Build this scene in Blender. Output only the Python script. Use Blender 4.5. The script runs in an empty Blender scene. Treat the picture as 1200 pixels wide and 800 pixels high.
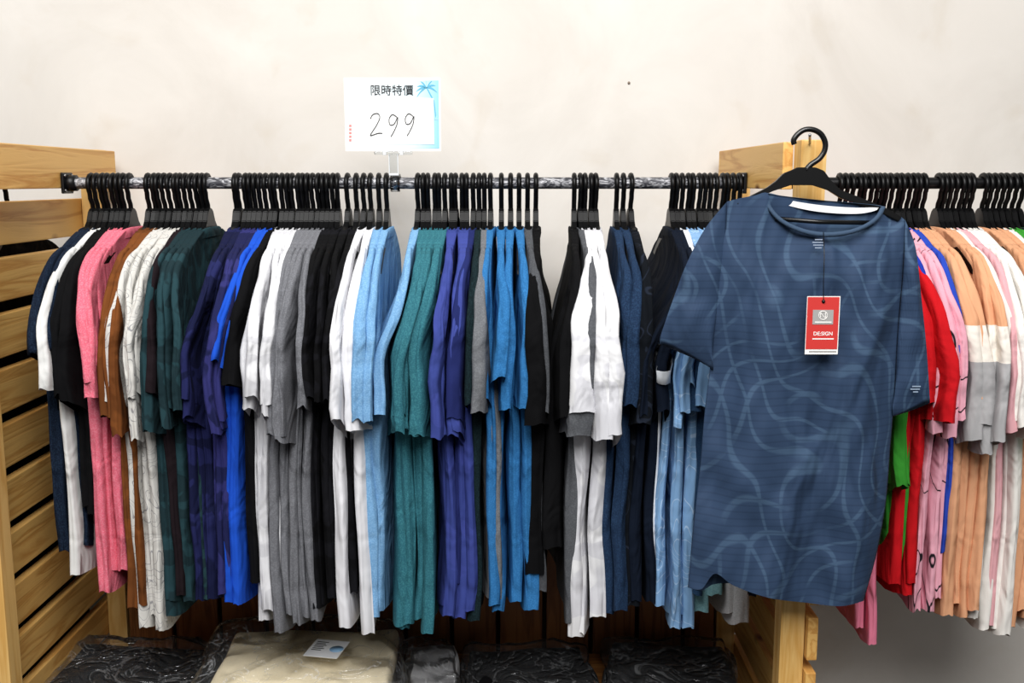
import bpy, bmesh, math, random
from mathutils import Vector, noise
random.seed(7)
PI=math.pi
scene=bpy.context.scene
COL=scene.collection
F=1200.0; PITCH=math.atan(188/1200.0); CAM=Vector((0,-2.0,1.6))
FW=Vector((0,math.cos(PITCH),-math.sin(PITCH))); UP=Vector((0,math.sin(PITCH),math.cos(PITCH))); RT=Vector((1,0,0))
def P(px,py,Y):
    d=FW*F+RT*(px-600)+UP*(400-py)
    return CAM+d*((Y-CAM.y)/d.y)
def lin(h):
    if isinstance(h,str):
        h=tuple(int(h[i:i+2],16) for i in (0,2,4))
    return tuple(((c/255)/12.92 if c/255<=.04045 else ((c/255+.055)/1.055)**2.4) for c in h)+(1,)
def lerp(a,b,t): return a+(b-a)*t
def sm(t): t=max(0,min(1,t)); return t*t*(3-2*t)
def interp(tab,x):
    if x<=tab[0][0]: return tab[0][1]
    for (a,va),(b,vb) in zip(tab,tab[1:]):
        if x<=b: return va+(vb-va)*(x-a)/(b-a)
    return tab[-1][1]
# ---------------------------------------------------------------- materials
MC={}
def nodes(name):
    m=bpy.data.materials.new(name); m.use_nodes=True
    nt=m.node_tree; b=nt.nodes['Principled BSDF']
    return m,nt,b
def simple(name,col,rough=.5,metal=0,bump=0,bscale=200,spec=None,var=0,vscale=10):
    if name in MC: return MC[name]
    m,nt,b=nodes(name)
    b.inputs['Roughness'].default_value=rough; b.inputs['Metallic'].default_value=metal
    if spec is not None: b.inputs['Specular IOR Level'].default_value=spec
    c=lin(col); b.inputs['Base Color'].default_value=c
    tc=nt.nodes.new('ShaderNodeTexCoord')
    n=nt.nodes.new('ShaderNodeTexNoise'); n.inputs['Scale'].default_value=vscale; n.inputs['Detail'].default_value=4
    nt.links.new(tc.outputs['Object'],n.inputs['Vector'])
    mx=nt.nodes.new('ShaderNodeMix'); mx.data_type='RGBA'
    v=max(var,.03)
    mx.inputs[6].default_value=tuple(x*(1-v) for x in c[:3])+(1,); mx.inputs[7].default_value=tuple(min(1,x*(1+v)) for x in c[:3])+(1,)
    nt.links.new(n.outputs['Fac'],mx.inputs[0]); nt.links.new(mx.outputs[2],b.inputs['Base Color'])
    if bump:
        n2=nt.nodes.new('ShaderNodeTexNoise'); n2.inputs['Scale'].default_value=bscale
        nt.links.new(tc.outputs['Object'],n2.inputs['Vector'])
        bp=nt.nodes.new('ShaderNodeBump'); bp.inputs['Strength'].default_value=bump; bp.inputs['Distance'].default_value=.002
        nt.links.new(n2.outputs['Fac'],bp.inputs['Height']); nt.links.new(bp.outputs['Normal'],b.inputs['Normal'])
    MC[name]=m; return m
def fabric(col,pat='plain',col2=None,scale=14.0,width=.03):
    key=('fab',col,pat,col2,scale)
    if key in MC: return MC[key]
    m,nt,b=nodes('fabric_%s_%s'%(col,pat)); L=nt.links.new; N=nt.nodes.new
    b.inputs['Roughness'].default_value=.9
    b.inputs['Specular IOR Level'].default_value=.12
    tc=N('ShaderNodeTexCoord'); c=lin(col); c2=lin(col2) if col2 else tuple(x*.72 for x in c[:3])+(1,)
    base=N('ShaderNodeMix'); base.data_type='RGBA'
    nz=N('ShaderNodeTexNoise'); nz.inputs['Scale'].default_value=9; nz.inputs['Detail'].default_value=3
    L(tc.outputs['Object'],nz.inputs['Vector']); L(nz.outputs['Fac'],base.inputs[0])
    base.inputs[6].default_value=tuple(x*.9 for x in c[:3])+(1,); base.inputs[7].default_value=tuple(min(1,x*1.08) for x in c[:3])+(1,)
    out=base.outputs[2]
    def mixin(fac,colour):
        mx=N('ShaderNodeMix'); mx.data_type='RGBA'
        L(fac,mx.inputs[0]); L(out,mx.inputs[6]); mx.inputs[7].default_value=colour
        return mx.outputs[2]
    def ramp(src,pts,const=False):
        r=N('ShaderNodeValToRGB'); 
        if const: r.color_ramp.interpolation='CONSTANT'
        e=r.color_ramp.elements
        while len(e)<len(pts): e.new(.5)
        for k,(p,v) in enumerate(pts):
            e[k].position=p; e[k].color=(v,v,v,1) if not isinstance(v,tuple) else v
        L(src,r.inputs['Fac']); return r.outputs['Color']
    if pat in('camo','lines','squig'):
        n=N('ShaderNodeTexNoise'); n.inputs['Scale'].default_value=scale; n.inputs['Detail'].default_value=0 if pat!='camo' else 1.5
        n.inputs['Distortion'].default_value=.8
        L(tc.outputs['Object'],n.inputs['Vector'])
        if pat=='camo': out=mixin(ramp(n.outputs['Fac'],[(0,0),(.47,0),(.5,1),(1,1)]),c2)
        else:
            mu=N('ShaderNodeMath'); mu.operation='MULTIPLY'; mu.inputs[1].default_value=7.0 if pat=='lines' else 3.0
            L(n.outputs['Fac'],mu.inputs[0])
            fr=N('ShaderNodeMath'); fr.operation='PINGPONG'; fr.inputs[1].default_value=.5
            L(mu.outputs[0],fr.inputs[0])
            if pat=='squig': width=.018
            out=mixin(ramp(fr.outputs[0],[(0,1),(width,1),(width*2.2,0),(1,0)]),c2)
    if pat in('heather','micro'):
        n=N('ShaderNodeTexNoise'); n.inputs['Scale'].default_value=420; n.inputs['Detail'].default_value=2
        L(tc.outputs['Object'],n.inputs['Vector']); out=mixin(ramp(n.outputs['Fac'],[(0,0),(.45,0),(.62,1),(1,1)]),c2)
    if pat=='block':
        sp=N('ShaderNodeSeparateXYZ'); L(tc.outputs['Object'],sp.inputs[0])
        mp=N('ShaderNodeMath'); mp.operation='MULTIPLY'; mp.inputs[1].default_value=-1.25; L(sp.outputs['Z'],mp.inputs[0])
        out=ramp(mp.outputs[0],[(0,lin(col)),(.185,lin('e9e2d8')),(.265,lin('a5a4a5')),(.60,lin('a5a4a5'))],True)
    L(out,b.inputs['Base Color'])
    n2=N('ShaderNodeTexNoise'); n2.inputs['Scale'].default_value=420; L(tc.outputs['Object'],n2.inputs['Vector'])
    n3=N('ShaderNodeTexNoise'); n3.inputs['Scale'].default_value=10; n3.inputs['Detail'].default_value=2.0; n3.inputs['Distortion'].default_value=1.3
    mp=N('ShaderNodeMapping'); mp.inputs['Scale'].default_value=(1.5,1,.8); mp.inputs['Rotation'].default_value=(.6,0.2,0); L(tc.outputs['Object'],mp.inputs[0]); L(mp.outputs[0],n3.inputs['Vector'])
    b1=N('ShaderNodeBump'); b1.inputs['Strength'].default_value=.2; b1.inputs['Distance'].default_value=.0008; L(n2.outputs['Fac'],b1.inputs['Height'])
    b2=N('ShaderNodeBump'); b2.inputs['Strength'].default_value=.15 if pat=='flat' else .8; b2.inputs['Distance'].default_value=.018; L(n3.outputs['Fac'],b2.inputs['Height'])
    L(b1.outputs['Normal'],b2.inputs['Normal']); L(b2.outputs['Normal'],b.inputs['Normal'])
    MC[key]=m; return m
def wood_mat(name,c1,c2,axis=1):
    if name in MC: return MC[name]
    m,nt,b=nodes(name); L=nt.links.new; N=nt.nodes.new
    b.inputs['Roughness'].default_value=.5
    tc=N('ShaderNodeTexCoord'); mp=N('ShaderNodeMapping')
    sc=[14,14,14]; sc[axis]=.9; mp.inputs['Scale'].default_value=sc
    L(tc.outputs['Object'],mp.inputs[0])
    n=N('ShaderNodeTexNoise'); n.inputs['Scale'].default_value=2.2; n.inputs['Detail'].default_value=5; n.inputs['Distortion'].default_value=1.1
    L(mp.outputs[0],n.inputs['Vector'])
    mu=N('ShaderNodeMath'); mu.operation='MULTIPLY'; mu.inputs[1].default_value=7; L(n.outputs['Fac'],mu.inputs[0])
    pp=N('ShaderNodeMath'); pp.operation='PINGPONG'; pp.inputs[1].default_value=1; L(mu.outputs[0],pp.inputs[0])
    r=N('ShaderNodeValToRGB'); e=r.color_ramp.elements; e[0].color=lin(c2); e[1].color=lin(c1); e[1].position=.6
    L(pp.outputs[0],r.inputs['Fac'])
    v=N('ShaderNodeTexVoronoi'); v.inputs['Scale'].default_value=3.2
    mp2=N('ShaderNodeMapping'); s2=[2.2,2.2,2.2]; s2[axis]=1.1; mp2.inputs['Scale'].default_value=s2; L(tc.outputs['Object'],mp2.inputs[0]); L(mp2.outputs[0],v.inputs['Vector'])
    r2=N('ShaderNodeValToRGB'); r2.color_ramp.elements[0].color=(1,1,1,1); r2.color_ramp.elements[0].position=.03; r2.color_ramp.elements[1].color=(0,0,0,1); r2.color_ramp.elements[1].position=.09
    L(v.outputs['Distance'],r2.inputs['Fac'])
    mx=N('ShaderNodeMix'); mx.data_type='RGBA'; L(r2.outputs['Color'],mx.inputs[0]); L(r.outputs['Color'],mx.inputs[6]); mx.inputs[7].default_value=lin('6b3a16')
    L(mx.outputs[2],b.inputs['Base Color'])
    bp=N('ShaderNodeBump'); bp.inputs['Strength'].default_value=.15; bp.inputs['Distance'].default_value=.002; L(pp.outputs[0],bp.inputs['Height']); L(bp.outputs['Normal'],b.inputs['Normal'])
    MC[name]=m; return m
def wall_mat():
    m,nt,b=nodes('plaster'); L=nt.links.new; N=nt.nodes.new
    b.inputs['Roughness'].default_value=.7
    tc=N('ShaderNodeTexCoord')
    n=N('ShaderNodeTexNoise'); n.inputs['Scale'].default_value=2.4; n.inputs['Detail'].default_value=8; n.inputs['Roughness'].default_value=.62; n.inputs['Distortion'].default_value=.9
    L(tc.outputs['Object'],n.inputs['Vector'])
    r=N('ShaderNodeValToRGB'); e=r.color_ramp.elements; e[0].position=.28; e[0].color=lin('d0cac2'); e[1].position=.66; e[1].color=lin('dfdad3')
    L(n.outputs['Fac'],r.inputs['Fac'])
    v=N('ShaderNodeTexNoise'); v.inputs['Scale'].default_value=7; v.inputs['Detail'].default_value=4; v.inputs['Distortion'].default_value=.5
    L(tc.outputs['Object'],v.inputs['Vector'])
    r2=N('ShaderNodeValToRGB'); r2.color_ramp.elements[0].position=.6; r2.color_ramp.elements[0].color=(0,0,0,1); r2.color_ramp.elements[1].position=.82; r2.color_ramp.elements[1].color=(.5,.5,.5,1)
    L(v.outputs['Fac'],r2.inputs['Fac'])
    mx=N('ShaderNodeMix'); mx.data_type='RGBA'; L(r2.outputs['Color'],mx.inputs[0]); L(r.outputs['Color'],mx.inputs[6]); mx.inputs[7].default_value=lin('c6baa8')
    L(mx.outputs[2],b.inputs['Base Color'])
    bp=N('ShaderNodeBump'); bp.inputs['Strength'].default_value=.18; bp.inputs['Distance'].default_value=.005; L(n.outputs['Fac'],bp.inputs['Height']); L(bp.outputs['Normal'],b.inputs['Normal'])
    return m
def clear_mat(name,tint=(1,1,1,1),gl=.25,rough=.12,bump=True,milk_glint=0):
    if name in MC: return MC[name]
    m=bpy.data.materials.new(name); m.use_nodes=True; nt=m.node_tree; nt.nodes.clear(); N=nt.nodes.new; L=nt.links.new
    o=N('ShaderNodeOutputMaterial'); t=N('ShaderNodeBsdfTransparent'); t.inputs[0].default_value=tint
    g=N('ShaderNodeBsdfGlossy'); g.inputs['Roughness'].default_value=rough
    fr=N('ShaderNodeLayerWeight'); fr.inputs['Blend'].default_value=gl
    tc=N('ShaderNodeTexCoord'); n=N('ShaderNodeTexNoise'); n.inputs['Scale'].default_value=10; n.inputs['Detail'].default_value=3; n.inputs['Distortion'].default_value=2.2
    L(tc.outputs['Object'],n.inputs['Vector'])
    rd=N('ShaderNodeMath'); rd.operation='PINGPONG'; rd.inputs[1].default_value=.5
    mu=N('ShaderNodeMath'); mu.operation='MULTIPLY'; mu.inputs[1].default_value=4; L(n.outputs['Fac'],mu.inputs[0]); L(mu.outputs[0],rd.inputs[0])
    bp=N('ShaderNodeBump'); bp.inputs['Strength'].default_value=.9 if bump else .02; bp.inputs['Distance'].default_value=.014
    L(rd.outputs[0],bp.inputs['Height']); L(bp.outputs['Normal'],g.inputs['Normal'])
    mx=N('ShaderNodeMixShader'); L(fr.outputs['Fresnel'],mx.inputs[0]); L(t.outputs[0],mx.inputs[1]); L(g.outputs[0],mx.inputs[2])
    last=mx.outputs[0]
    if milk_glint:
        df=N('ShaderNodeBsdfDiffuse'); df.inputs[0].default_value=(.85,.87,.9,1); L(bp.outputs['Normal'],df.inputs['Normal'])
        r=N('ShaderNodeValToRGB'); e=r.color_ramp.elements; e[0].position=0; e[0].color=(milk_glint,milk_glint,milk_glint,1); e[1].position=.09; e[1].color=(.03,.03,.03,1); L(rd.outputs[0],r.inputs['Fac'])  # white ridge lines: partly plastic whitening, partly crinkle highlights put in as colour
        m2=N('ShaderNodeMixShader'); L(r.outputs['Color'],m2.inputs[0]); L(last,m2.inputs[1]); L(df.outputs[0],m2.inputs[2]); last=m2.outputs[0]
    L(last,o.inputs[0])
    MC[name]=m; return m
def film_mat():
    m,nt,b=nodes('wrapped_pipe'); L=nt.links.new; N=nt.nodes.new
    tc=N('ShaderNodeTexCoord'); n=N('ShaderNodeTexNoise'); n.inputs['Scale'].default_value=120; n.inputs['Detail'].default_value=3; n.inputs['Distortion'].default_value=1.5
    mp=N('ShaderNodeMapping'); mp.inputs['Scale'].default_value=(.5,1,1); L(tc.outputs['Object'],mp.inputs[0]); L(mp.outputs[0],n.inputs['Vector'])
    r=N('ShaderNodeValToRGB'); e=r.color_ramp.elements; e[0].position=.46; e[0].color=lin('3a3a40'); e[1].position=.70; e[1].color=lin('c4c4c8')
    L(n.outputs['Fac'],r.inputs['Fac']); L(r.outputs['Color'],b.inputs['Base Color'])
    b.inputs['Roughness'].default_value=.4; b.inputs['Metallic'].default_value=.2
    bp=N('ShaderNodeBump'); bp.inputs['Strength'].default_value=.8; bp.inputs['Distance'].default_value=.003; L(n.outputs['Fac'],bp.inputs['Height']); L(bp.outputs['Normal'],b.inputs['Normal'])
    return m
# ---------------------------------------------------------------- mesh helpers
def tag(o,label,cat,group=None):
    o['label']=label; o['category']=cat
    if group: o['group']=group
    return o
def thing(name,label,cat,loc=(0,0,0),rotz=0,group=None):
    o=bpy.data.objects.new(name,None); COL.objects.link(o); o.location=loc; o.rotation_euler=(0,0,rotz); o.empty_display_size=.05
    return tag(o,label,cat,group)
def link(name,me,mat,parent=None,smooth=True):
    o=bpy.data.objects.new(name,me); COL.objects.link(o)
    if mat is not None and not me.materials: me.materials.append(mat)
    if smooth:
        for p in me.polygons: p.use_smooth=True
    if parent is not None: o.parent=parent
    return o
def mesh(name,V,Fc,mat,parent=None,smooth=True):
    me=bpy.data.meshes.new(name); me.from_pydata([tuple(v) for v in V],[],Fc); me.validate(); me.update()
    return link(name,me,mat,parent,smooth)
def bmobj(name,bm,mat,parent=None,smooth=False):
    me=bpy.data.meshes.new(name); bmesh.ops.recalc_face_normals(bm,faces=bm.faces); bm.to_mesh(me); bm.free()
    return link(name,me,mat,parent,smooth)
def box(x0,x1,y0,y1,z0,z1,bev=.002):
    bm=bmesh.new(); r=bmesh.ops.create_cube(bm,size=1)
    for v in bm.verts:
        v.co=Vector((lerp(x0,x1,v.co.x+.5),lerp(y0,y1,v.co.y+.5),lerp(z0,z1,v.co.z+.5)))
    if bev: bmesh.ops.bevel(bm,geom=bm.edges[:],offset=bev,segments=2,affect='EDGES',profile=.6)
    return bm
def tube(pts,r,n=8,cap=True):
    V=[];Fc=[]; pts=[Vector(p) for p in pts]; N=len(pts)
    prev=None
    for i,p in enumerate(pts):
        d=(pts[min(i+1,N-1)]-pts[max(i-1,0)]).normalized()
        if prev is None:
            a=Vector((0,0,1)) if abs(d.z)<.9 else Vector((1,0,0)); nrm=d.cross(a).normalized()
        else: nrm=(prev-d*prev.dot(d)).normalized()
        prev=nrm; bn=d.cross(nrm); rr=r[i] if isinstance(r,(list,tuple)) else r
        for k in range(n):
            a=2*PI*k/n; V.append(p+nrm*math.cos(a)*rr+bn*math.sin(a)*rr)
    for i in range(N-1):
        for k in range(n):
            Fc.append((i*n+k,i*n+(k+1)%n,(i+1)*n+(k+1)%n,(i+1)*n+k))
    if cap: Fc.append(tuple(range(n))[::-1]); Fc.append(tuple((N-1)*n+k for k in range(n)))
    return V,Fc
def catm(pts,t):
    n=len(pts)-1; x=max(0,min(.999999,t))*n; i=int(x); f=x-i
    p0=pts[max(i-1,0)];p1=pts[i];p2=pts[i+1];p3=pts[min(i+2,n)]
    return tuple(.5*((2*b)+(-a+c)*f+(2*a-5*b+4*c-d)*f*f+(-a+3*b-3*c+d)*f**3) for a,b,c,d in zip(p0,p1,p2,p3))
def prism(poly,thick,axis='x',bev=0):
    bm=bmesh.new(); vs=[bm.verts.new((-thick/2,a,b) if axis=='x' else (a,-thick/2,b)) for a,b in poly]
    f=bm.faces.new(vs); r=bmesh.ops.extrude_face_region(bm,geom=[f])
    d=Vector((thick,0,0)) if axis=='x' else Vector((0,thick,0))
    for g in r['geom']:
        if isinstance(g,bmesh.types.BMVert): g.co+=d
    if bev: bmesh.ops.bevel(bm,geom=bm.edges[:],offset=bev,segments=2,affect='EDGES')
    return bm
def text_mesh(name,s,size,mat,parent,loc,rot=(PI/2,0,0),align='CENTER',bold=0):
    cu=bpy.data.curves.new(name,'FONT'); cu.body=s; cu.size=size; cu.align_x=align; cu.align_y='CENTER'; cu.extrude=.0001; cu.offset=bold; cu.resolution_u=4
    o=bpy.data.objects.new(name,cu); COL.objects.link(o)
    dg=bpy.context.evaluated_depsgraph_get(); dg.update()
    me=bpy.data.meshes.new_from_object(o.evaluated_get(dg)); bpy.data.objects.remove(o)
    me.materials.clear()
    q=link(name,me,mat,parent,False); q.location=loc; q.rotation_euler=rot
    return q
ORD=['first','second','third','fourth','fifth','sixth','seventh','eighth','ninth','tenth','eleventh','twelfth','thirteenth','fourteenth']
NUM=['zero','one','two','three','four','five','six','seven','eight','nine','ten']
Z0=1.6
# ---------------------------------------------------------------- setting
def struct(name,bm,mat):
    o=bmobj(name,bm,mat); o['kind']='structure'; return o
WALLM=wall_mat()
struct('wall_back',box(-3.5,3.5,.31,.41,0,3.2,0),WALLM)
struct('floor',box(-3.5,3.5,-4.5,.41,-.1,0,0),simple('floor_concrete','2e2b28',.6,var=.15,vscale=4))
bmv,bfc=tube([(0,0,0),(0,-.0015,0)],.003,10)
sp=mesh('wall_stain',[v+P(737,97,.309) for v in bmv],bfc,simple('stain','8a7a6c',.8)); tag(sp,'tiny dark chip mark on the plaster wall above the rail','mark')
# ---------------------------------------------------------------- rack
WL=wood_mat('pine_along_depth','e4b468','ca9148',1); WV=wood_mat('pine_upright','e4bb74','d2a156',2); WX=wood_mat('pine_across','b07a42','8c562c',0)
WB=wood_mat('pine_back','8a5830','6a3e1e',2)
rack=thing('wooden_display_rack','slatted pine display rack with two side panels holding the clothes rail','rack',(0,0,0))
XL=-.875; XR=.462
def side(sgn,X):
    a=lambda d:X+sgn*d
    for (y0,y1) in ((-.315,-.272),(.215,.26)):
        xs=sorted((a(.006),a(.048)))
        top=Z0+.066 if sgn>0 or y0>0 else Z0+.060
        bmobj('post',box(xs[0],xs[1],y0,y1,.0,top),WV,rack)
    xs=sorted((a(-.012),a(.0055)))
    bmobj('top_board',box(xs[0],xs[1],-.272,.262,Z0-.014,Z0+.064),WL,rack)
    xs=sorted((a(.049),a(.067)))
    for k in range(13):
        z1=Z0-.037-k*.101
        bmobj('side_slat',box(xs[0],xs[1],-.33,.262,z1-.078,z1),WL,rack)
side(-1,XL); side(1,XR)
zs=Z0-1.07
bmobj('shelf_board',box(XL-.005,XR+.005,-.30,.21,zs-.022,zs),WX,rack)
bmobj('shelf_board',box(XL-.005,XR+.005,-.30,-.28,zs-.09,zs-.023),WX,rack)
x=XL+.0
while x<XR-.03:
    x1=min(x+.096,XR)
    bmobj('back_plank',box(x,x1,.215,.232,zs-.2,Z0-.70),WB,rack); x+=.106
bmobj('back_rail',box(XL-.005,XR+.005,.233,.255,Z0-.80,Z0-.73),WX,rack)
bmobj('gap_shade_sheet',box(XL-.005,XR+.005,.257,.262,zs-.3,Z0-.72,0),simple('gap_shade_brown','2e1e12',.9),rack)  # added dark sheet, its colour stands in for shade in the plank gaps
pg=tube([P(949,168,-.318),P(949,160,-.335),P(949,158,-.352)],.0022,8); mesh('screw_peg',*pg,simple('steel','b5b5b8',.3,1),rack)
# ---------------------------------------------------------------- rails
BLK=simple('black_plastic','070708',.3,var=.1)
BLKH=simple('black_hanger_plastic','060607',.38,var=.1,spec=.22)
BLKM=simple('black_metal','101012',.4,.4)
FILM=film_mat()
ZR=Z0-.004; RR=.0112
def rail(x0,x1,label,mat,fl):
    t=thing('clothes_rail',label,'rail',(x0,0,ZR))
    V,Fc=tube([(0,0,0)]+[((x1-x0)*k/40,0,0) for k in range(1,41)],RR,20); mesh('pipe',V,Fc,mat,t)
    for q in fl:
        s=1 if q==x0 else -1
        o=bmobj('flange',box(q-x0-(0 if s>0 else .006),q-x0+(.006 if s>0 else 0),-.022,.022,-.02,.02,.002),BLKM,t)
        V,Fc=tube([(q-x0,0,0),(q-x0+s*.022,0,0)],.0155,18); mesh('socket',V,Fc,BLKM,t)
        for sy in(-.016,.016):
            for sz in (-.014,.014):
                V,Fc=tube([(q-x0+s*.006,sy,sz),(q-x0+s*.008,sy,sz)],.003,8); mesh('screw',V,Fc,simple('steel','b5b5b8',.3,1),t)
    return t
rail(XL+.013,XR-.013,'long film-wrapped metal rail between the two wooden side panels',FILM,(XL+.013,XR-.013))
rail(XR+.069,1.75,'plain black rail to the right of the front-facing navy T-shirt',BLKM,())
rail(-1.75,XL-.069,'black rail glimpsed beyond the left slatted panel',BLKM,())
# ---------------------------------------------------------------- hangers
def hanger_meshes():
    pts=[(0,0,-.074),(0,0,-.054),(0,-.003,-.040),(0,-.0115,-.029)]
    cz=-.0035; r=.0192
    for k in range(19):
        a=math.radians(228-k*13.6)
        pts.append((0,r*math.cos(a),cz+r*math.sin(a)))
    V,Fc=tube(pts,.0047,8); h=bpy.data.meshes.new('hook'); h.from_pydata([tuple(v) for v in V],[],Fc)
    half=[(.008,-.048),(.016,-.054),(.026,-.072),(.038,-.083),(.075,-.098),(.13,-.121),(.175,-.143),(.184,-.152),(.186,-.161),(.175,-.160),(.13,-.136),(.08,-.116),(.04,-.104),(.012,-.102)]
    poly=half+[(-a,b) for a,b in reversed(half)]
    bm=prism(poly,.0098,'x',.0014); bmesh.ops.triangulate(bm,faces=[f for f in bm.faces if len(f.verts)>4])
    b=bpy.data.meshes.new('hanger_body'); bmesh.ops.recalc_face_normals(bm,faces=bm.faces); bm.to_mesh(b); bm.free()
    h.materials.append(BLKH); b.materials.append(BLKH)
    for p in h.polygons:p.use_smooth=True
    return h,b
HM,HB=hanger_meshes()
def hanger(x,yaw,label,group):
    t=thing('clothes_hanger',label,'hanger',(x,0,ZR),yaw,group)
    link('hook',HM,BLKH,t,False); link('hanger_body',HB,BLKH,t,False)
    return t
# ---------------------------------------------------------------- shirts
SZ=.094
WT=[(0,.060),(.008,.086),(.022,.123),(.040,.162),(.056,.186),(.075,.198),(.12,.202),(.3,.205),(.8,.212)]
def nz(a,b,c): return noise.noise(Vector((a,b,c)))
def spow(s,e): return math.copysign(abs(s)**e,s)
def section(nf,ns):
    S_=[]
    for i in range(nf): S_.append((-1+2*(i+.5)/nf,-1.0,1))
    for i in range(ns): 
        q=(i+.5)/ns; S_.append((1.0,-math.cos(PI*q)*1.0,0))
    for i in range(nf//2): S_.append((1-2*(i+.5)/(nf//2),1.0,1))
    for i in range(ns):
        q=(i+.5)/ns; S_.append((-1.0,math.cos(PI*q),0))
    return S_
SECB=section(11,13); SECS=section(9,9)
def shirt(xh,dx,yaw,Ln,Ls,T,Ts,mat,smat,label,group,seed,tname='t_shirt',lean=None,fwd=0):
    t=thing(tname,label,'T-shirt',(xh,0,Z0-SZ),yaw,group)
    n=len(SECB); zs_=[0,.006,.014,.024,.036,.05,.064,.08,.1]; k=.1
    M=30; st=(Ln-.1-.014)/M
    while len(zs_)<9+M: k+=st; zs_.append(k)
    zs_+= [Ln-.0125,Ln-.011,Ln]
    wv=random.uniform(.93,1.04); sx=random.uniform(-.25,.25) if lean is None else lean; curl=[random.uniform(-.014,.014) for _ in (0,1)]
    hw=random.uniform(.004,.010)
    def off(z): return dx*sm((z-.045)/.19)+sx*.03*sm((z-.2)/.5)
    def fold(u,z,side):
        dep=sm(z/.35); a=.001+.0065*dep
        g=nz(xh*4+3,u*9+7+z*3.2,z*3.6)*1.5
        o_=nz(seed*1.7,u*12+z*5,z*5.0)*.7
        r=nz(seed*3.1+side*3,u*18+z*8,z*7)
        return a*g+a*.6*o_+(.0003+.0020*dep)*r
    V=[];Fc=[]
    for i,z in enumerate(zs_):
        W=interp(WT,z); 
        if z>.08: W*=lerp(1,wv,sm((z-.08)/.15))*(1+.03*nz(seed,z*5,1)*sm(z/.3))
        W+=fwd*.6*sm((z-.1)/.2)
        tt=interp([(0,.0085),(.03,.0062),(.1,T*.95),(.3,T*1.3),(.8,T*1.6)],z)
        pl=sm((z-.1)/.25)
        for (a,b,e) in SECB:
            u=W*b; x=tt*a
            if e: 
                w_=1-abs(a)**3.5
                u+=math.copysign(1,b)*(.007*w_ + pl*(.009*nz(seed*2.3+b,a*.7+nz(seed,z*4,3)*1.4,z*3.2)+.0016*nz(seed*4.3+b,a*2.0,z*6)))
            hf=sm((z-Ln+.12)/.12)
            zz=z+hf*(hw*nz(seed*2,b*2.6,5)*1.3 - .014*abs(b)**5 + .004*nz(seed+b,a*1.2,9)+(.004*abs(a)**2 if e else .004))
            ab=abs(b)
            x+=fold(u,z,a*(1 if not e else .9))+off(z)+curl[0 if b<0 else 1]*ab**3*sm((z-.1)/.3)
            V.append((x,u,-zz))
    m=len(zs_)
    for i in range(m-1):
        for j in range(n): Fc.append((i*n+j,(i+1)*n+j,(i+1)*n+(j+1)%n,i*n+(j+1)%n))
    mesh('shirt_body',V,Fc,mat,t)
    for sg in(-1,1):
        V=[];Fc=[]; ns=len(SECS); rn=20; uo=random.uniform(-.018,.008)+fwd; tw=random.uniform(-.010,.010); ls=Ls+random.uniform(-.030,.016)
        rot=math.tan(math.radians(random.choice((-1,1))*random.uniform(2,13))); fl=random.uniform(.8,1.6); hs=random.uniform(.0,.034)
        ctr=[(.130,.050),(.160,.066),(.183,.098),(.200+uo*.6,.15),(.211+uo,.21),(.216+uo,ls)]
        vs=[i/rn*.955 for i in range(rn+1)]+[.965,1.0]
        for ri,v in enumerate(vs):
            p=catm(ctr,v); q=catm(ctr,min(1,v+.02)); q0=catm(ctr,max(0,v-.02))
            d=Vector((q[0]-q0[0],q[1]-q0[1])).normalized(); pr=Vector((d.y,-d.x))
            a_=lerp(.024,.056,sm(v*1.5)); tt=lerp(.005,Ts,sm(v*1.5))*(1+.30*v*fl)
            if ri==rn: tt*=1.06
            pl=sm(v*1.6-.2)
            for (a,b,e) in SECS:
                b=-b
                du=a_*b
                if e: du+=math.copysign(1,b)*((.005*(1-abs(a)**3.5))+pl*(.006*nz(seed*2.9+sg*3+b,a*1.0,v*3.4)+.0014*nz(seed*5.9+sg,a*2.2,v*5)))
                u=p[0]+pr.x*du; zz=p[1]+pr.y*du - (hs*b*sm(v*1.5-.5)) + (.006*nz(seed*4+sg,b*1.4+1,a*1.0)+.003*a*a)*sm(v*2-1)
                x=tt*a
                f=(.001+.006*v)*(nz(seed+sg*4,u*16+zz*8,zz*9)*1.2)+.0022*v*nz(seed*5+a,b*2.0,zz*12)
                x+=f+off(zz)+tw*v*v+fold(.2,zz,0)*.5+du*rot*sm(v*1.3)
                V.append((x,sg*u,-zz))
        R=len(vs)
        for i in range(R-1):
            for j in range(ns): Fc.append((i*ns+j,(i+1)*ns+j,(i+1)*ns+(j+1)%ns,i*ns+(j+1)%ns))
        mesh('sleeve',V,Fc,smat or mat,t)
    V=[];Fc=[]; n=28
    prof=[(.0095,-.012,.078),(.0108,-.004,.071),(.0105,.005,.064),(.0085,.007,.060),(.0075,-.001,.061)]
    for (tx,zz,w) in prof:
        for j in range(n):
            a=2*PI*j/n; V.append((tx*spow(math.sin(a),.6),w*math.cos(a),zz-.004*abs(math.cos(a))**4))
    for i in range(len(prof)-1):
        for j in range(n): Fc.append((i*n+j,(i+1)*n+j,(i+1)*n+(j+1)%n,i*n+(j+1)%n))
    mesh('collar',V,Fc,mat,t)
    return t
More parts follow.
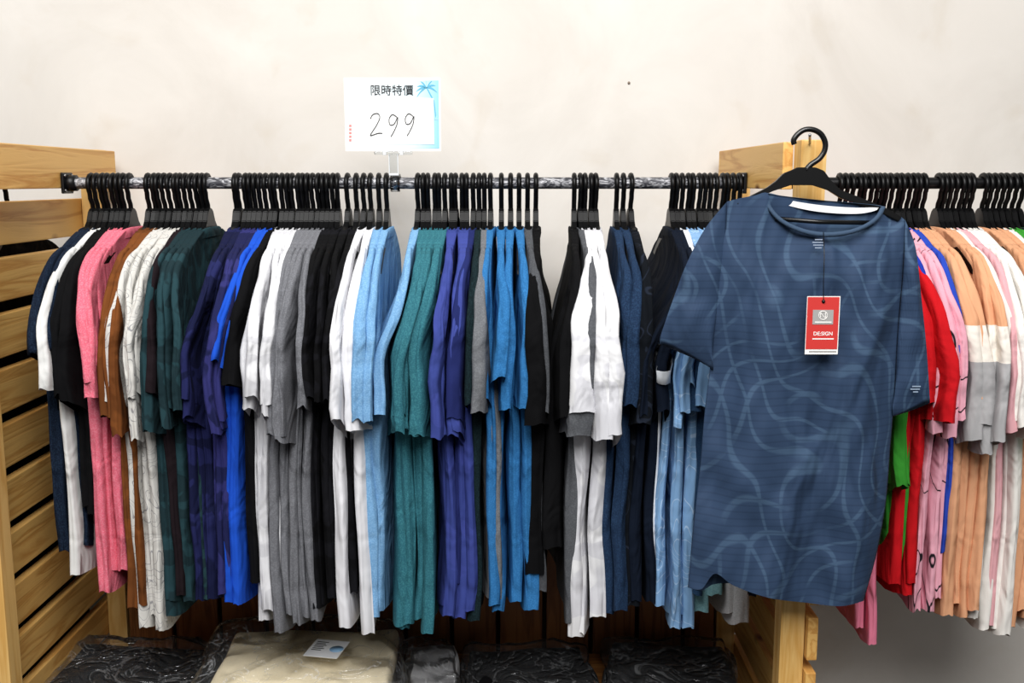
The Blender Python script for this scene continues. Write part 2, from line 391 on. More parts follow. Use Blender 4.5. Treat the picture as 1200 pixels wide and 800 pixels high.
S={
'nv0':('dark navy textured','0d1626','micro','1c2a3c',14,450,650),
'wh0':('plain white','d8d8d6','plain',None,14,480,680),
'bk0':('plain black','09090b','plain',None,14,478,600),
'pk':('salmon pink','d86478','heather','de7e8e',14,485,682),
'br':('rust brown','74431f','camo','653a1b',16,512,718),
'wp':('off-white marbled','cbc9c4','lines','8f8e90',20,508,728),
'mr':('dark maroon','1c1418','plain',None,14,480,700),
'gn':('dark bottle green','1b2e33','camo','223c42',22,515,716),
'nv':('dark indigo navy','141838','camo','202450',18,500,706),
'in':('deep indigo camouflage','1d2048','camo','2e2f66',16,520,708),
'rb':('royal blue','1c4fc0','plain',None,14,455,698),
'bk1':('short black','0b0b0d','plain',None,14,470,690),
'wh1':('bright white camouflage','dcdcdf','camo','cacace',14,510,722),
'gy':('mid grey heather','68696e','heather','77787d',14,520,735),
'bk2':('black camouflage','09090b','camo','121216',14,485,705),
'wh2':('white','dedee2','plain',None,14,512,732),
'lb':('pale sky blue','6e9cc6','heather','82aed4',14,490,715),
'tl':('teal green','2c626f','heather','3a7680',14,520,735),
'vi':('violet blue','3c478e','camo','364284',16,522,715),
'ind':('dark indigo','20285c','plain',None,14,500,700),
'dg':('dark forest green','0f1c20','micro','1a2c30',14,500,722),
'gy2':('stone grey','64666a','heather','727478',14,490,715),
'bl':('cerulean blue','2a669c','heather','3474ac',14,492,712),
'gy3':('charcoal grey','46484c','heather','525458',14,512,690),
'bk3':('jet black','08080a','plain',None,14,500,672),
'bk4':('matt black','0b0b0d','plain',None,14,520,650),
'gy4':('dark slate grey','4c4e52','heather','585a5e',14,522,728),
'wh3':('snow white camouflage','e0e0e2','camo','cfcfd4',14,515,735),
'sl':('dark slate blue','1a2b44','micro','243a56',14,510,725),
'bm':('black marbled','0a0e14','lines','1c222e',12,500,722),
'nd':('midnight navy','0c1422','plain',None,14,515,720),
'wb':('white narrow','d8dce2','plain',None,14,420,700),
'pb':('powder blue','7ea6d0','lines','a8c4e2',14,500,726),
'pt':('pale teal','72a0a8','heather','82aeb4',14,500,706),
'lg':('light grey','a9aaac','heather','b8b8ba',14,500,726),
'rp':('rose pink','e57f9a','plain',None,14,520,748),
'gr':('grass green','389030','plain',None,14,575,672),
'rd':('bright red','c4161e','plain',None,14,492,690),
'bb':('cobalt blue','2038a0','plain',None,14,460,640),
'pp':('light pink squiggle-print','e4a6b6','squig','1a1a1e',6.5,520,712),
'bs':('blue with white print','2a46b0','plain',None,16,400,660),
'pc':('peach orange','d69e78','plain',None,14,500,735),
'cb':('peach, cream and grey colour-block','d8a07a','plain',None,14,528,720),
'wr':('cream white','e6e2dc','plain',None,14,520,740),
}
seq=[
 ((108,152,8),[('nv0',43),('nv0',50),('wh0',59),('bk0',68),('bk0',76),('pk',90),('pk',97),('pk',105)]),
 ((175,243,12),[('br',115),('br',122),('br',129),('wp',138),('wp',146),('wp',154),('wp',162),('mr',170),('gn',178),('gn',187),('gn',195),('gn',203)]),
 ((275,343,12),[('nv',211),('nv',218),('nv',225),('in',233),('in',240),('in',247),('rb',257),('rb',264),('bk1',273),('wh1',283),('wh1',291),('wh1',300)]),
 ((350,396,9),[('wh1',307),('gy',317),('gy',325),('gy',333),('gy',341),('gy',349),('bk2',357),('bk2',364),('bk2',371)]),
 ((408,453,6),[('bk2',379),('bk2',387),('wh2',398),('wh2',407),('lb',420),('lb',431)]),
 ((489,574,14),[('lb',442),('tl',455),('tl',465),('tl',475),('tl',485),('tl',496),('vi',507),('vi',516),('vi',526),('vi',536),('ind',546),('dg',556),('gy2',568),('bl',577)]),
 ((588,628,5),[('bl',588),('bl',598),('bl',608),('gy3',621),('bk3',638)]),
 ((672,699,5),[('bk4',662),('gy4',675),('wh3',691),('wh3',701),('wh3',712)]),
 ((722,738,3),[('sl',728),('sl',739),('bm',753)]),
 ((786,866,13),[('nd',764),('nd',772),('wb',783),('pb',792),('pb',800),('pb',808),('pb',817),('sl2',828),('pt',842),('pt',856),('lg',870),('lg',884),('nd2',900)]),
]
S['sl2']=('steel blue','223a58','micro','2c4664',14,510,706); S['nd2']=('ink navy',)+S['nd'][1:6]+(690,)
seqR=[
 ((985,1083,16),[('rp',1038),('rp',1046),('gr',1054),('gr',1062),('rd',1072),('rd',1080),('rd',1089),('rd',1099),('bb',1108),('pp',1115),('pp',1121),('pp',1128),('bs',1135),('pc',1143),('cb',1152),('cb',1163)]),
 ((1099,1137,7),[('cb',1172),('cb',1181),('wr',1190),('pp2',1198),('wr',1207),('wr',1216),('wr',1226)]),
 ((1152,1194,7),[('pc2',1240),('pc2',1250),('pc2',1260),('wr2',1270),('gr2',1282),('gr2',1292),('nd3',1302)]),
]
LEAN={'gr':1.1,'rp':.4,'rd':.2}
FWD={'rd':.022,'bb':-.008,'cb':.012,'gy4':.010,'bk4':-.012,'wh3':.020,'gr':.012,'pp':.010,'wh2':.012,'tl':.008,'gy':.006}
TSM={'rd':1.35,'gy4':1.25,'bk4':.7,'cb':1.25,'bb':.8,'wh3':1.25,'pp':1.2}
S['pp2']=('dusty pink','dfa8ae','plain',None,14,520,725); S['pc2']=('apricot',)+S['pc'][1:]; S['wr2']=('ivory',)+S['wr'][1:]
S['gr2']=('leaf green',)+S['gr'][1:6]+(720,); S['nd3']=('inky blue',)+S['nd'][1:]
def build(seq,where,gname):
    cnt={}
    flat=[]
    for (h0,h1,n),sh in seq:
        assert n==len(sh),(h0,n,len(sh))
        for i,(k,px) in enumerate(sh):
            cnt[k]=cnt.get(k,0)+1
            flat.append((k,px,lerp(h0,h1,i/max(1,n-1))+random.uniform(-1.2,1.2)))
    seen={}
    for i,(k,px,hp) in enumerate(flat):
        d=S[k]; seen[k]=seen.get(k,0)+1
        if cnt[k]==1: what='only %s T-shirt %s'%(d[0],where); hw='the %s T-shirt'%d[0]
        else:
            what='%s from left of %s %s T-shirts %s'%(ORD[seen[k]-1],NUM[cnt[k]],d[0],where)
            hw='the %s of %s %s T-shirts'%(ORD[seen[k]-1],NUM[cnt[k]],d[0])
        xh=P(hp,214,0).x
        xs=P(px,420,-.27).x
        prv=flat[i-1][1] if i else px-9; nx=flat[i+1][1] if i<len(flat)-1 else px+9
        gap=min(16,max(7,(nx-prv)/2))/1200*1.76
        T=gap*.5*.95; Ts=gap*.5*random.uniform(.8,1.25)*TSM.get(k,1)
        yaw=math.radians(random.uniform(-2.0,2.0))
        Ln=(Z0-SZ)-P(px,d[6]+random.uniform(-16,10),-.2).z+.006
        Ls=(Z0-SZ)-P(px,d[5]+random.uniform(-16,6),-.27).z
        mat=fabric(d[1],d[2],d[3],d[4])
        hanger(xh,yaw+math.radians(random.uniform(-1.5,1.5)),'black plastic hanger holding '+hw,'black hangers '+where)
        shirt(xh,xs-xh,yaw,Ln,Ls,T,Ts,mat,fabric(d[1],'block') if k=='cb' else None,what,gname,i*1.37+(50 if 'right' in where else 0),lean=LEAN.get(k),fwd=FWD.get(k,0))
build(seq,'on the long rail','T-shirts hanging on the long rail')
build(seqR,'on the right rail','T-shirts hanging on the right rail')
LFT=['first','second','third','fourth','fifth','sixth']
for i in range(6):
    xx=-.975-.03*i
    hanger(xx,math.radians(12),'%s of six black hangers beyond the left slatted panel, counting outward'%LFT[i],'hangers beyond the left panel')
    shirt(xx,-.01,0,1.05,.45,.014,.014,fabric('0a0a0c'),None,'%s of six long black tops beyond the left slatted panel, counting outward'%LFT[i],'black tops beyond the left panel',200+i*3,'long_top')
# ---------------------------------------------------------------- front shirt
def front_fabric():
    m,nt,b=nodes('navy_wave_jersey'); L=nt.links.new; N=nt.nodes.new
    b.inputs['Roughness'].default_value=.75; b.inputs['Specular IOR Level'].default_value=.25
    tc=N('ShaderNodeTexCoord'); sp=N('ShaderNodeSeparateXYZ'); L(tc.outputs['Object'],sp.inputs[0])
    def math_(op,a,b_=None,c=None):
        n=N('ShaderNodeMath'); n.operation=op
        for k,v in enumerate((a,b_,c)):
            if v is None: continue
            if isinstance(v,(int,float)): n.inputs[k].default_value=v
            else: L(v,n.inputs[k])
        return n.outputs[0]
    def fam(ax,az,sc,amp,w,wx):
        mp=N('ShaderNodeMapping'); mp.inputs['Location'].default_value=(wx,wx*.7,0); mp.inputs['Scale'].default_value=(1,.2,.8); L(tc.outputs['Object'],mp.inputs[0])
        n=N('ShaderNodeTexNoise'); n.inputs['Scale'].default_value=sc; n.inputs['Detail'].default_value=.0; n.inputs['Distortion'].default_value=.1; L(mp.outputs[0],n.inputs['Vector'])
        f=math_('ADD',math_('ADD',math_('MULTIPLY',sp.outputs['X'],ax),math_('MULTIPLY',sp.outputs['Z'],az)),math_('MULTIPLY',n.outputs['Fac'],amp))
        pp=math_('PINGPONG',f,.5)
        r=N('ShaderNodeValToRGB'); e=r.color_ramp.elements; e[0].position=w; e[0].color=(1,1,1,1); e[1].position=w*2.0; e[1].color=(0,0,0,1); L(pp,r.inputs['Fac'])
        return r.outputs['Color']
    A=fam(18,8,8,5.0,.050,0); B=fam(12,-10,8,4.6,.050,3.3)
    mk=N('ShaderNodeTexNoise'); mk.inputs['Scale'].default_value=12; L(tc.outputs['Object'],mk.inputs['Vector'])
    rm=N('ShaderNodeValToRGB'); rm.color_ramp.elements[0].position=.40; rm.color_ramp.elements[1].position=.54; L(mk.outputs['Fac'],rm.inputs['Fac'])
    mk2=N('ShaderNodeTexNoise'); mk2.inputs['Scale'].default_value=10; mk2.inputs['Distortion'].default_value=.4; L(tc.outputs['Object'],mk2.inputs['Vector'])
    rm2=N('ShaderNodeValToRGB'); rm2.color_ramp.elements[0].position=.30; rm2.color_ramp.elements[1].position=.44; L(mk2.outputs['Fac'],rm2.inputs['Fac'])
    fac=math_('MAXIMUM',math_('MULTIPLY',A,rm2.outputs['Color']),math_('MULTIPLY',B,rm.outputs['Color']))
    mx=N('ShaderNodeMix'); mx.data_type='RGBA'; L(fac,mx.inputs[0]); mx.inputs[6].default_value=lin('2b3e59'); mx.inputs[7].default_value=lin('3c526c')
    fr=math_('FRACT',math_('MULTIPLY',sp.outputs['Z'],86))
    r2=N('ShaderNodeValToRGB'); e=r2.color_ramp.elements; e[0].position=.12; e[0].color=(.4,.4,.4,1); e[1].position=.3; e[1].color=(0,0,0,1); L(fr,r2.inputs['Fac'])
    m3=N('ShaderNodeMix'); m3.data_type='RGBA'; L(r2.outputs['Color'],m3.inputs[0]); L(mx.outputs[2],m3.inputs[6]); m3.inputs[7].default_value=lin('1d2d45')
    L(m3.outputs[2],b.inputs['Base Color'])
    n3=N('ShaderNodeTexNoise'); n3.inputs['Scale'].default_value=6; n3.inputs['Detail'].default_value=2; n3.inputs['Distortion'].default_value=.9
    mp=N('ShaderNodeMapping'); mp.inputs['Scale'].default_value=(1.4,1,.55); L(tc.outputs['Object'],mp.inputs[0]); L(mp.outputs[0],n3.inputs['Vector'])
    b2=N('ShaderNodeBump'); b2.inputs['Strength'].default_value=.9; b2.inputs['Distance'].default_value=.04; L(n3.outputs['Fac'],b2.inputs['Height']); L(b2.outputs['Normal'],b.inputs['Normal'])
    return m
FJ=front_fabric(); FC=simple('navy_rib','32475f',.85,bump=.3,bscale=300)
YF=-.375
org=P(962,243,YF)
fs=thing('t_shirt','large navy wave-patterned T-shirt with red tag facing the camera','T-shirt',org)
def loc(px,py,Y): return P(px,py,Y)-org
def coons(top,bot,lef,rig,ns,nt_):
    c00=top[0];c10=top[-1];c01=bot[0];c11=bot[-1]; G=[]
    for j in range(nt_+1):
        t=j/nt_; l=catm(lef,t); r=catm(rig,t); row=[]
        for i in range(ns+1):
            s=i/ns; a=catm(top,s); b_=catm(bot,s)
            row.append(tuple((1-t)*a[k]+t*b_[k]+(1-s)*l[k]+s*r[k]-((1-s)*(1-t)*c00[k]+s*(1-t)*c10[k]+(1-s)*t*c01[k]+s*t*c11[k]) for k in (0,1)))
        G.append(row)
    return G
def sheet2(name,gf,gb,bulf,bulb,mat,fold):
    V=[];Fc=[]; nt_=len(gf)-1; ns=len(gf[0])-1
    for g,sg,bul in((gf,-1,bulf),(gb,1,bulb)):
        for j,row in enumerate(g):
            for i,(x_,y_) in enumerate(row):
                s=i/ns; e=max(0,1-abs(2*s-1)**3); t=j/nt_
                ed=min(1,min(s,1-s)*8)
                top=sm(t*6)*.8+.2
                y=YF+sg*bul*e*top+(fold(x_,y_,t) if sg<0 else fold(x_,y_,t)*.6)*ed + fold(x_,y_,t)*(1-ed)*.3
                V.append(loc(x_,y_,y))
    o=(nt_+1)*(ns+1)
    for b in(0,1):
        for j in range(nt_):
            for i in range(ns):
                q=b*o+j*(ns+1)+i; f=(q,q+ns+1,q+ns+2,q+1); Fc.append(f if b==0 else f[::-1])
    me=bpy.data.meshes.new(name); me.from_pydata([tuple(v) for v in V],[],Fc)
    bm=bmesh.new(); bm.from_mesh(me); 
    bmesh.ops.remove_doubles(bm,verts=bm.verts,dist=.0006); bm.to_mesh(me); bm.free()
    return link(name,me,mat,fs)
def fold1(x,y,t):
    d=sm(t*2.2)
    f=.022*d*nz(x*.013+y*.0035,y*.0028,2.2)*1.4
    f+=.014*nz((x-900)*.020-(y-250)*.018,(y)*.006,7.7)*(1-d*.3)
    f+=.010*sm(t*1.4)*math.sin((x-870)*.055+y*.006)
    f+=.005*nz(x*.045+y*.02,y*.012,1.1)
    return f
nkF=[(899,226),(904,242),(918,257),(942,268),(968,272),(996,269),(1016,261),(1027,252),(1032,242)]
nkB=[(899,226),(915,229),(940,232),(968,235),(1000,238),(1020,240),(1032,242)]
def topcurve(nk):
    a=[(852,236),(868,232),(884,229)]+nk+[(1042,247),(1053,252),(1061,258)]; return a
bot=[(806,688),(822,690),(838,672),(860,686),(900,700),(945,706),(985,710),(1012,704)]
botB=[(806,688),(822,692),(838,684),(870,684),(905,690),(945,696),(985,698),(1012,704)]
lef=[(852,236),(846,290),(840,350),(834,415),(826,480),(820,550),(812,620),(806,688)]
rig=[(1061,258),(1058,320),(1052,390),(1048,465),(1043,530),(1038,590),(1027,650),(1012,704)]
gf=coons(topcurve(nkF),bot,lef,rig,80,70); gb=coons(topcurve(nkB)[:],botB,lef,rig,80,70)
sheet2('shirt_body',gf,gb,.026,.012,FJ,fold1)
def fold2(x,y,t): return .010*nz(x*.03,y*.02,4.4)+.006*nz(x*.06,y*.05,1.4)
sl=coons([(852,236),(826,268),(805,308),(789,350),(771,402)],[(834,415),(835,420),(835,424),(836,428),(836,433)],[(852,236),(850,290),(842,350),(834,415)],[(771,402),(792,411),(815,421),(836,433)],20,20)
sheet2('sleeve',sl,sl,.012,.012,FJ,fold2)
sr=coons([(1061,258),(1073,290),(1080,350),(1086,410),(1090,472)],[(1048,465),(1047,470),(1046,476),(1046,482),(1046,488)],[(1061,258),(1058,320),(1052,390),(1048,465)],[(1090,472),(1076,478),(1062,483),(1046,488)],20,20)
sheet2('sleeve',sr,sr,.014,.012,FJ,fold2)
def dep(i,n,f): 
    s=i/n; return -.020*math.sin(PI*s)*1 if f else .006*math.sin(PI*s)
loop=[]
for i in range(25):
    p=catm(nkF,i/24); loop.append((p,dep(i,24,True)))
for i in range(23,0,-1):
    p=catm(nkB,i/24); loop.append((p,dep(i,24,False)))
def ringband(name,loop,w,mat,up):
    V=[];Fc=[]; n=len(loop); cx=966; cy=246
    for k,(a,yy) in enumerate([(0,-.002),(w*.5,-.0045),(w,-.002),(w,.002),(0,.002)]):
        for (p,d) in loop:
            dd=Vector((p[0]-cx,(p[1]-cy)*1.6)); dd=dd.normalized() if dd.length>0 else dd
            q=(p[0]+dd.x*a,p[1]+abs(dd.y)*a*(1 if dd.y>0 else .0))
            V.append(loc(q[0],q[1],YF+d+yy-.003))
    for k in range(5):
        for j in range(n): Fc.append((k*n+j,((k+1)%5)*n+j,((k+1)%5)*n+(j+1)%n,k*n+(j+1)%n))
    return mesh(name,V,Fc,mat,fs)
ringband('collar',loop,6,FC,0)
V=[];Fc=[]
for i in range(25):
    p=catm(nkB,.03+.93*i/24)
    w_=8*math.sin(PI*min(1,max(.0,i/24)))**.5
    V.append(loc(p[0],p[1]+1+5*math.sin(PI*i/24),YF-.001)); V.append(loc(p[0],p[1]+1+5*math.sin(PI*i/24)+w_,YF-.002))
for i in range(24): Fc.append((2*i,2*i+1,2*i+3,2*i+2))
mesh('neck_tape',V,Fc,simple('white_tape','e4e5e8',.8),fs)
def quad(name,x0,x1,y0,y1,Y,mat,parent,o,th=.0006,skew=0):
    a=P(x0,y1,Y)-o; b=P(x1,y0,Y)-o
    return bmobj(name,box(a.x,b.x,a.y,a.y+th,a.z,b.z,0),mat,parent)
NP=simple('print_neck_grey','8d9aae',.7); SPM=simple('print_sleeve_grey','8fa0b4',.7)
for k,(w0,w1) in enumerate(((955,964),(952,966),(953,966),(955,963))): quad('neck_print_line',w0,w1,280+k*3.2,281.3+k*3.2,YF-.0345,NP,fs,org)
for k,(w0,w1) in enumerate(((1069,1079),(1067,1078),(1070,1076))):
    quad('sleeve_print',w0,w1,452+k*3.2,453.3+k*3.2,YF-.017,SPM,fs,org)
ho=P(948,200,YF+.004)
fh=thing('clothes_hanger','black plastic hanger holding the front-facing navy T-shirt on the wooden post','hanger',ho)
hp=[(928,199),(934,196),(955,196),(965,200),(973,211),(984,222),(1032,241),(1056,254),(1052,259),(1030,248),(984,232),(970,223),(952,217),(926,217),(905,224),(866,242),(862,238),(898,220),(909,212),(918,203)]
poly=[((P(a,b,YF+.004)-ho).x,(P(a,b,YF+.004)-ho).z) for a,b in hp]
bm=prism(poly,.008,'y',.001); bmesh.ops.triangulate(bm,faces=[f for f in bm.faces if len(f.verts)>4]); bmobj('hanger_body',bm,BLK,fh)
hk=[(944,200),(950,193),(960,186),(966,177),(967,167),(962,157),(953,152),(943,152),(935,157),(930,164),(931,169)]
pts=[]
for i in range(41):
    a=catm(hk,i/40); pts.append(P(a[0],a[1],YF+.004)-ho)
V,Fc=tube(pts,.0044,10); mesh('hook',V,Fc,BLK,fh)
V,Fc=tube([P(908,256,YF-.012)-ho,P(960,260,YF-.018)-ho,P(1021,261,YF-.012)-ho],.0036,8); mesh('crossbar',V,Fc,BLK,fh)
RED=simple('tag_red','c8332f',.5); WHT=simple('card_white','f2f0ec',.6); GRY=simple('tag_grey','a09f9d',.5)
to=P(964,381,YF-.04)
tg=thing('swing_tag','red card swing tag on a black string on the navy T-shirt','tag',to)
YT=YF-.056
def q2(name,x0,x1,y0,y1,dy,mat): return quad(name,x0,x1,y0,y1,YT-dy,mat,tg,to)
q2('card',943,985,347,415,0,WHT); q2('red_panel',944,984,348,409,.0006,RED); q2('emblem_panel',952,977,363,380,.0012,GRY)
pts=[P(965,272,YF-.033)-to,P(966,300,YF-.049)-to,P(965,330,YF-.055)-to,P(965,352,YT-.001)-to]
V,Fc=tube(pts,.0007,6); mesh('string',V,Fc,BLK,tg)
V,Fc=tube([P(965,353,YT-.0005)-to,P(965,353,YT-.0016)-to],.0028,12); mesh('eyelet',V,Fc,BLK,tg)
ringp=[P(964.5+5*math.cos(a*PI/12),369.5+5*math.sin(a*PI/12),YT-.0015)-to for a in range(25)]
V,Fc=tube(ringp,.0006,5,False); mesh('emblem_ring',V,Fc,WHT,tg)
em=[(961.5,372.5),(961.8,367),(964.5,370),(967.2,372.5),(967.5,366.5)]
V,Fc=tube([P(*catm(em,i/20),YT-.0015)-to for i in range(21)],.0006,5); mesh('emblem_swoosh',V,Fc,WHT,tg)
q2('small_print',955,974.5,376.8,378,.0016,WHT)
text_mesh('tag_lettering','DE:SIGN',.0082,WHT,tg,P(964.5,391,YT-.0009)-to,bold=.0001)
q2('small_print',952,977,396.3,397.6,.001,WHT)
q2('small_print',948,980,411,412.2,.0008,GRY)
# ---------------------------------------------------------------- sign
so=P(461,178,-.03); YS=-.03
sg_=thing('price_sign','white and blue price sign reading 299 clipped on the rail','sign',so)
def q3(name,x0,x1,y0,y1,dy,mat): return quad(name,x0,x1,y0,y1,YS-dy,mat,sg_,so)
def grad_mat():
    m,nt,b=nodes('sign_border'); N=nt.nodes.new; L=nt.links.new
    tc=N('ShaderNodeTexCoord'); sp=N('ShaderNodeSeparateXYZ'); L(tc.outputs['Object'],sp.inputs[0])
    mr=N('ShaderNodeMapRange'); mr.inputs[1].default_value=-.09; mr.inputs[2].default_value=.09; L(sp.outputs['X'],mr.inputs[0])
    r=N('ShaderNodeValToRGB'); e=r.color_ramp.elements; e[0].position=0; e[0].color=lin('f6e2de'); e[1].position=1; e[1].color=lin('8ccbe0')
    k=e.new(.15); k.color=lin('f2f7f8'); k=e.new(.65); k.color=lin('e2f1f6')
    L(mr.outputs[0],r.inputs['Fac']); L(r.outputs['Color'],b.inputs['Base Color']); b.inputs['Roughness'].default_value=.4
    return m
WHS=simple('sign_white','f6f6f4',.5)
q3('card',405,516,91,177,0,WHS); q3('printed_border',408,514,94,174,.0007,grad_mat()); q3('price_panel',413,508,115,169,.0014,WHS)
BLUE=simple('palm_blue','5aaccb',.5); INK=simple('ink','17171a',.6); BLUE2=simple('palm_blue_light','a6d8e6',.5)
def frond(c,a,L_,droop,mat,w=1.5):
    up=[];dn=[]
    for k in range(7):
        t=k/6; x=c[0]+L_*t*math.cos(a); y=c[1]+L_*t*math.sin(a)+droop*t*t
        ww=w*math.sin(PI*min(1,t*.9+.1))*1.0
        up.append((x,y-ww)); dn.append((x,y+ww*.6))
    pl=up+dn[::-1]
    mesh('palm_leaf',[P(max(409,min(513.5,u)),max(94.5,min(173,v)),YS-.0012)-so for u,v in pl],[tuple(range(len(pl)))],mat,sg_,False)
for a,dr in ((-170,7),(-150,5),(-125,3),(-95,2),(-60,3),(-35,5),(-8,8),(165,9)): frond((500,103),math.radians(a),13,dr,BLUE)
for a,dr in ((-120,5),(-70,5),(-30,6),(-160,8)): frond((510,140),math.radians(a),9,dr,BLUE2)
mesh('palm_trunk',[P(u,v,YS-.0011)-so for u,v in ((499.5,103),(501,103),(509,118),(511.5,140),(510.5,140),(508,120))],[(0,1,2,3,4,5)],BLUE,sg_,False)
PNK=simple('sign_pink','d98a86',.5)
for k in range(5): q3('side_lettering',409.2,411.8,146+k*4.2,148.6+k*4.2,.0013,PNK)
text_mesh('header_lettering','限時特價',.0205,INK,sg_,P(459,106.5,YS-.0018)-so,bold=.00009)
def stroke(pts,r=.0008):
    pp=[P(*catm(pts,i/30),YS-.0024)-so for i in range(31)]
    V,Fc=tube(pp,r,6); mesh('price_numeral',V,Fc,INK,sg_)
stroke([(434,139),(437,134),(443,133),(445,138),(441,147),(434,158),(437,158),(443,156),(448,156)])
for ox,oy in ((0,0),(19,-1)):
    stroke([(465+ox,137+oy),(460+ox,134+oy),(456+ox,139+oy),(457+ox,146+oy),(462+ox,145+oy),(466+ox,137+oy),(465+ox,146+oy),(461+ox,155+oy),(458+ox,160+oy)])
CS=clear_mat('clear_stem',(.93,.95,.96,1),.3,.15,False,.0)
CE=simple('acrylic_edge','e2e6e8',.25)
bmobj('base_bar',box(-.036,.036,-.005,.005,-.005,.001,.0015),CS,sg_)
for xx in (-.016,.016): bmobj('sign_clip',box(xx-.003,xx+.003,-.009,-.005,-.006,.005,.0008),CE,sg_)
bmobj('stem',box(-.008,.008,-.002,.003,-.040,-.004,.001),CS,sg_)
bmobj('stem_edge',box(-.009,-.0075,-.002,.003,-.040,-.004,.0005),CE,sg_)
bmobj('stem_edge',box(.0075,.009,-.002,.003,-.040,-.004,.0005),CE,sg_)
cp=[]
cc=Vector((0,.03,ZR-so.z))
for k in range(17):
    a=math.radians(250-k*17.5); cp.append((0,cc.y+.0145*math.cos(a),cc.z+.0145*math.sin(a)))
V=[];Fc=[]
for (a,y,z) in cp:
    for w in(-.009,.009):
        V.append((w,y,z)); V.append((w,cc.y+(y-cc.y)*1.2,cc.z+(z-cc.z)*1.2))
for k in range(len(cp)-1):
    q=4*k; 
    for (a,b) in((0,1),(1,3),(3,2),(2,0)): Fc.append((q+a,q+b,q+4+b,q+4+a))
Fc+= [(0,2,3,1),tuple(4*(len(cp)-1)+j for j in (0,1,3,2))]
mesh('rail_clip',V,Fc,clear_mat('clear_clip',(.9,.92,.94,1),.5,.15,False,.0),sg_)
bmobj('clip_arm',box(-.009,.009,-.002,.016,-.044,-.040,.001),CE,sg_)
# ---------------------------------------------------------------- packaged clothes on the shelf
def ridge(x,y,s): return 1-2*abs(nz(x,y,s))
def cushion(w,d,h,seed,crump=.006,fr=14,ex=6,n=34,slump=.012,ragged=.02,rg=0):
    V=[];Fc=[]
    for sg in(1,-1):
        for j in range(n+1):
            for i in range(n+1):
                s=2*i/n-1; t=2*j/n-1
                s=math.sin(abs(s)*PI/2)**.9*(1 if s>=0 else -1); t=math.sin(abs(t)*PI/2)**.9*(1 if t>=0 else -1)
                e=(max(0,1-abs(s)**ex)**.4)*(max(0,1-abs(t)**ex)**.4)
                x=s*w/2; y=t*d/2
                x+=ragged*nz(seed,y*9,3)*(abs(s)**3)*1.5; y+=ragged*nz(x*9,seed,4)*(abs(t)**3)*1.5
                base=h*.35
                z=base+(h-base)*e if sg>0 else base-base*e
                if sg>0:
                    z+=crump*nz(x*fr,y*fr,seed)*(.3+e)+slump*nz(x*5,y*5,seed+7)*e
                    if rg: z+=rg*(ridge(x*fr*.8+nz(y*9,x*9,1),y*fr*.8,seed+3)-.5)+rg*.5*(ridge(x*fr*2,y*fr*2,seed+5)-.5)
                V.append((x,y,max(0.0,z)))
    o=(n+1)**2
    for b in (0,1):
        for j in range(n):
            for i in range(n):
                q=b*o+j*(n+1)+i; f=(q,q+1,q+n+2,q+n+1); Fc.append(f if b==0 else f[::-1])
    return V,Fc
BAG=clear_mat('clear_bag',(.985,.985,.985,1),.18,.12,True,.30)
DBAG=clear_mat('clear_bag_dark',(.97,.97,.97,1),.20,.14,True,.16)
def package(px0,px1,yc,h,col,label,seed,depth=.34,yaw=0,layers=2,bag=BAG):
    a=P(px0,770,yc); b=P(px1,770,yc); w=abs(b.x-a.x)
    t=thing('packaged_garment',label,'packaged clothes',((a.x+b.x)/2,yc,zs+.0005),math.radians(yaw),'bagged garments on the bottom shelf')
    lh=h*.92/layers
    for k in range(layers):
        V,Fc=cushion(w*(.95-.03*k),depth*(.94-.05*k),lh*1.02,seed+k*3,.002,9,50,44,.006,.010)
        mesh('folded_layer' if k else 'folded_garment',[(v[0]+.006*k,v[1]-.004*k,v[2]+k*lh) for v in V],Fc,fabric(col,'flat'),t)
    V,Fc=cushion(w*1.06,depth*1.08,h*1.06,seed,.006,13,14,80,.006,.02,.008)
    mesh('plastic_bag',[(v[0],v[1],v[2]+.003) for v in V],Fc,bag,t)
    return t,w
t1,w1=package(236,466,-.08,.130,'ecdfc0','cream folded garment in clear bag with white sticker on the shelf',3.3,.38,3,3)
hz=.151
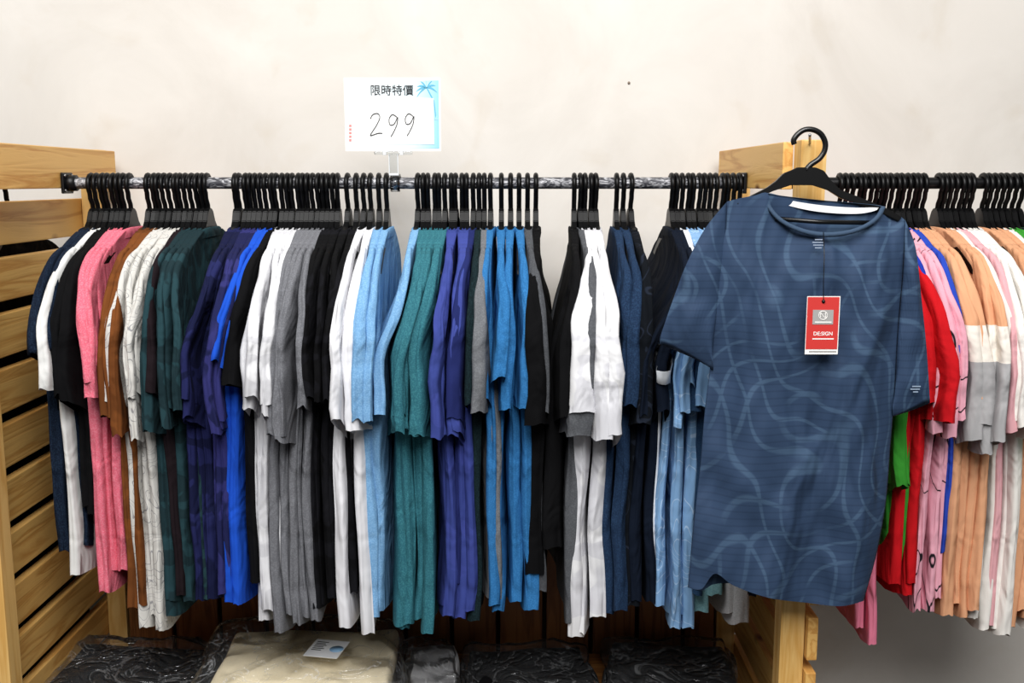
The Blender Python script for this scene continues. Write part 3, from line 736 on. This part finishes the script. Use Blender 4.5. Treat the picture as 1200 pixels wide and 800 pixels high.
st_=bmobj('sticker',box(.02,.09,-.03,.045,hz,hz+.0006,0),simple('sticker_white','e6e8ea',.5),t1); 
st_.rotation_euler=(0,0,math.radians(-14))
V,Fc=tube([(.075,-.01,hz+.0007),(.075,-.01,hz+.0012)],.014,20); o=mesh('sticker_disc',V,Fc,simple('sticker_blue','8cb6da',.5),t1); 
for k in range(6): 
    o=bmobj('sticker_print',box(.026,.05-.004*(k%2),.032-k*.007,.0345-k*.007,hz+.0007,hz+.0011,0),INK,t1); o.rotation_euler=(0,0,math.radians(-14))
package(34,250,-.07,.085,'0c0c0e','black folded garment in clear bag beside the left slatted panel',5.1,.36,-6,2,DBAG)
package(476,536,-.04,.085,'b4b4b6','small grey garment in crumpled bag right of the cream one',8.2,.3,8,2)
package(545,697,-.03,.062,'0e0e10','black garment in clear bag under the blue T-shirts',9.7,.34,4,2,DBAG)
package(712,862,-.03,.075,'101013','black garment in clear bag against the right panel',11.9,.34,-5,2,DBAG)
# ---------------------------------------------------------------- lights, camera
def area(name,loc_,tgt,sx,sy,e,col=(1,1,1)):
    l=bpy.data.lights.new(name,'AREA'); l.shape='RECTANGLE'; l.size=sx; l.size_y=sy; l.energy=e; l.color=col
    o=bpy.data.objects.new(name,l); COL.objects.link(o); o.location=loc_
    o.rotation_euler=(Vector(tgt)-Vector(loc_)).to_track_quat('-Z','Y').to_euler()
area('ceiling_light',(-.3,-1.7,3.3),(0,0,1.3),2.6,.9,72,(1,.99,.97))
area('front_light',(.2,-3.0,3.3),(0,0,1.1),1.8,1.1,82,(1,.99,.98))
w=bpy.data.worlds.new('World'); scene.world=w; w.use_nodes=True
w.node_tree.nodes['Background'].inputs[0].default_value=(1,.99,.98,1); w.node_tree.nodes['Background'].inputs[1].default_value=.18
cd=bpy.data.cameras.new('Camera'); cam=bpy.data.objects.new('Camera',cd); COL.objects.link(cam)
cam.location=CAM; cam.rotation_euler=(PI/2-PITCH,0,0); cd.sensor_width=36; cd.lens=36; cd.clip_start=.05
scene.camera=cam
scene.view_settings.view_transform='Standard'
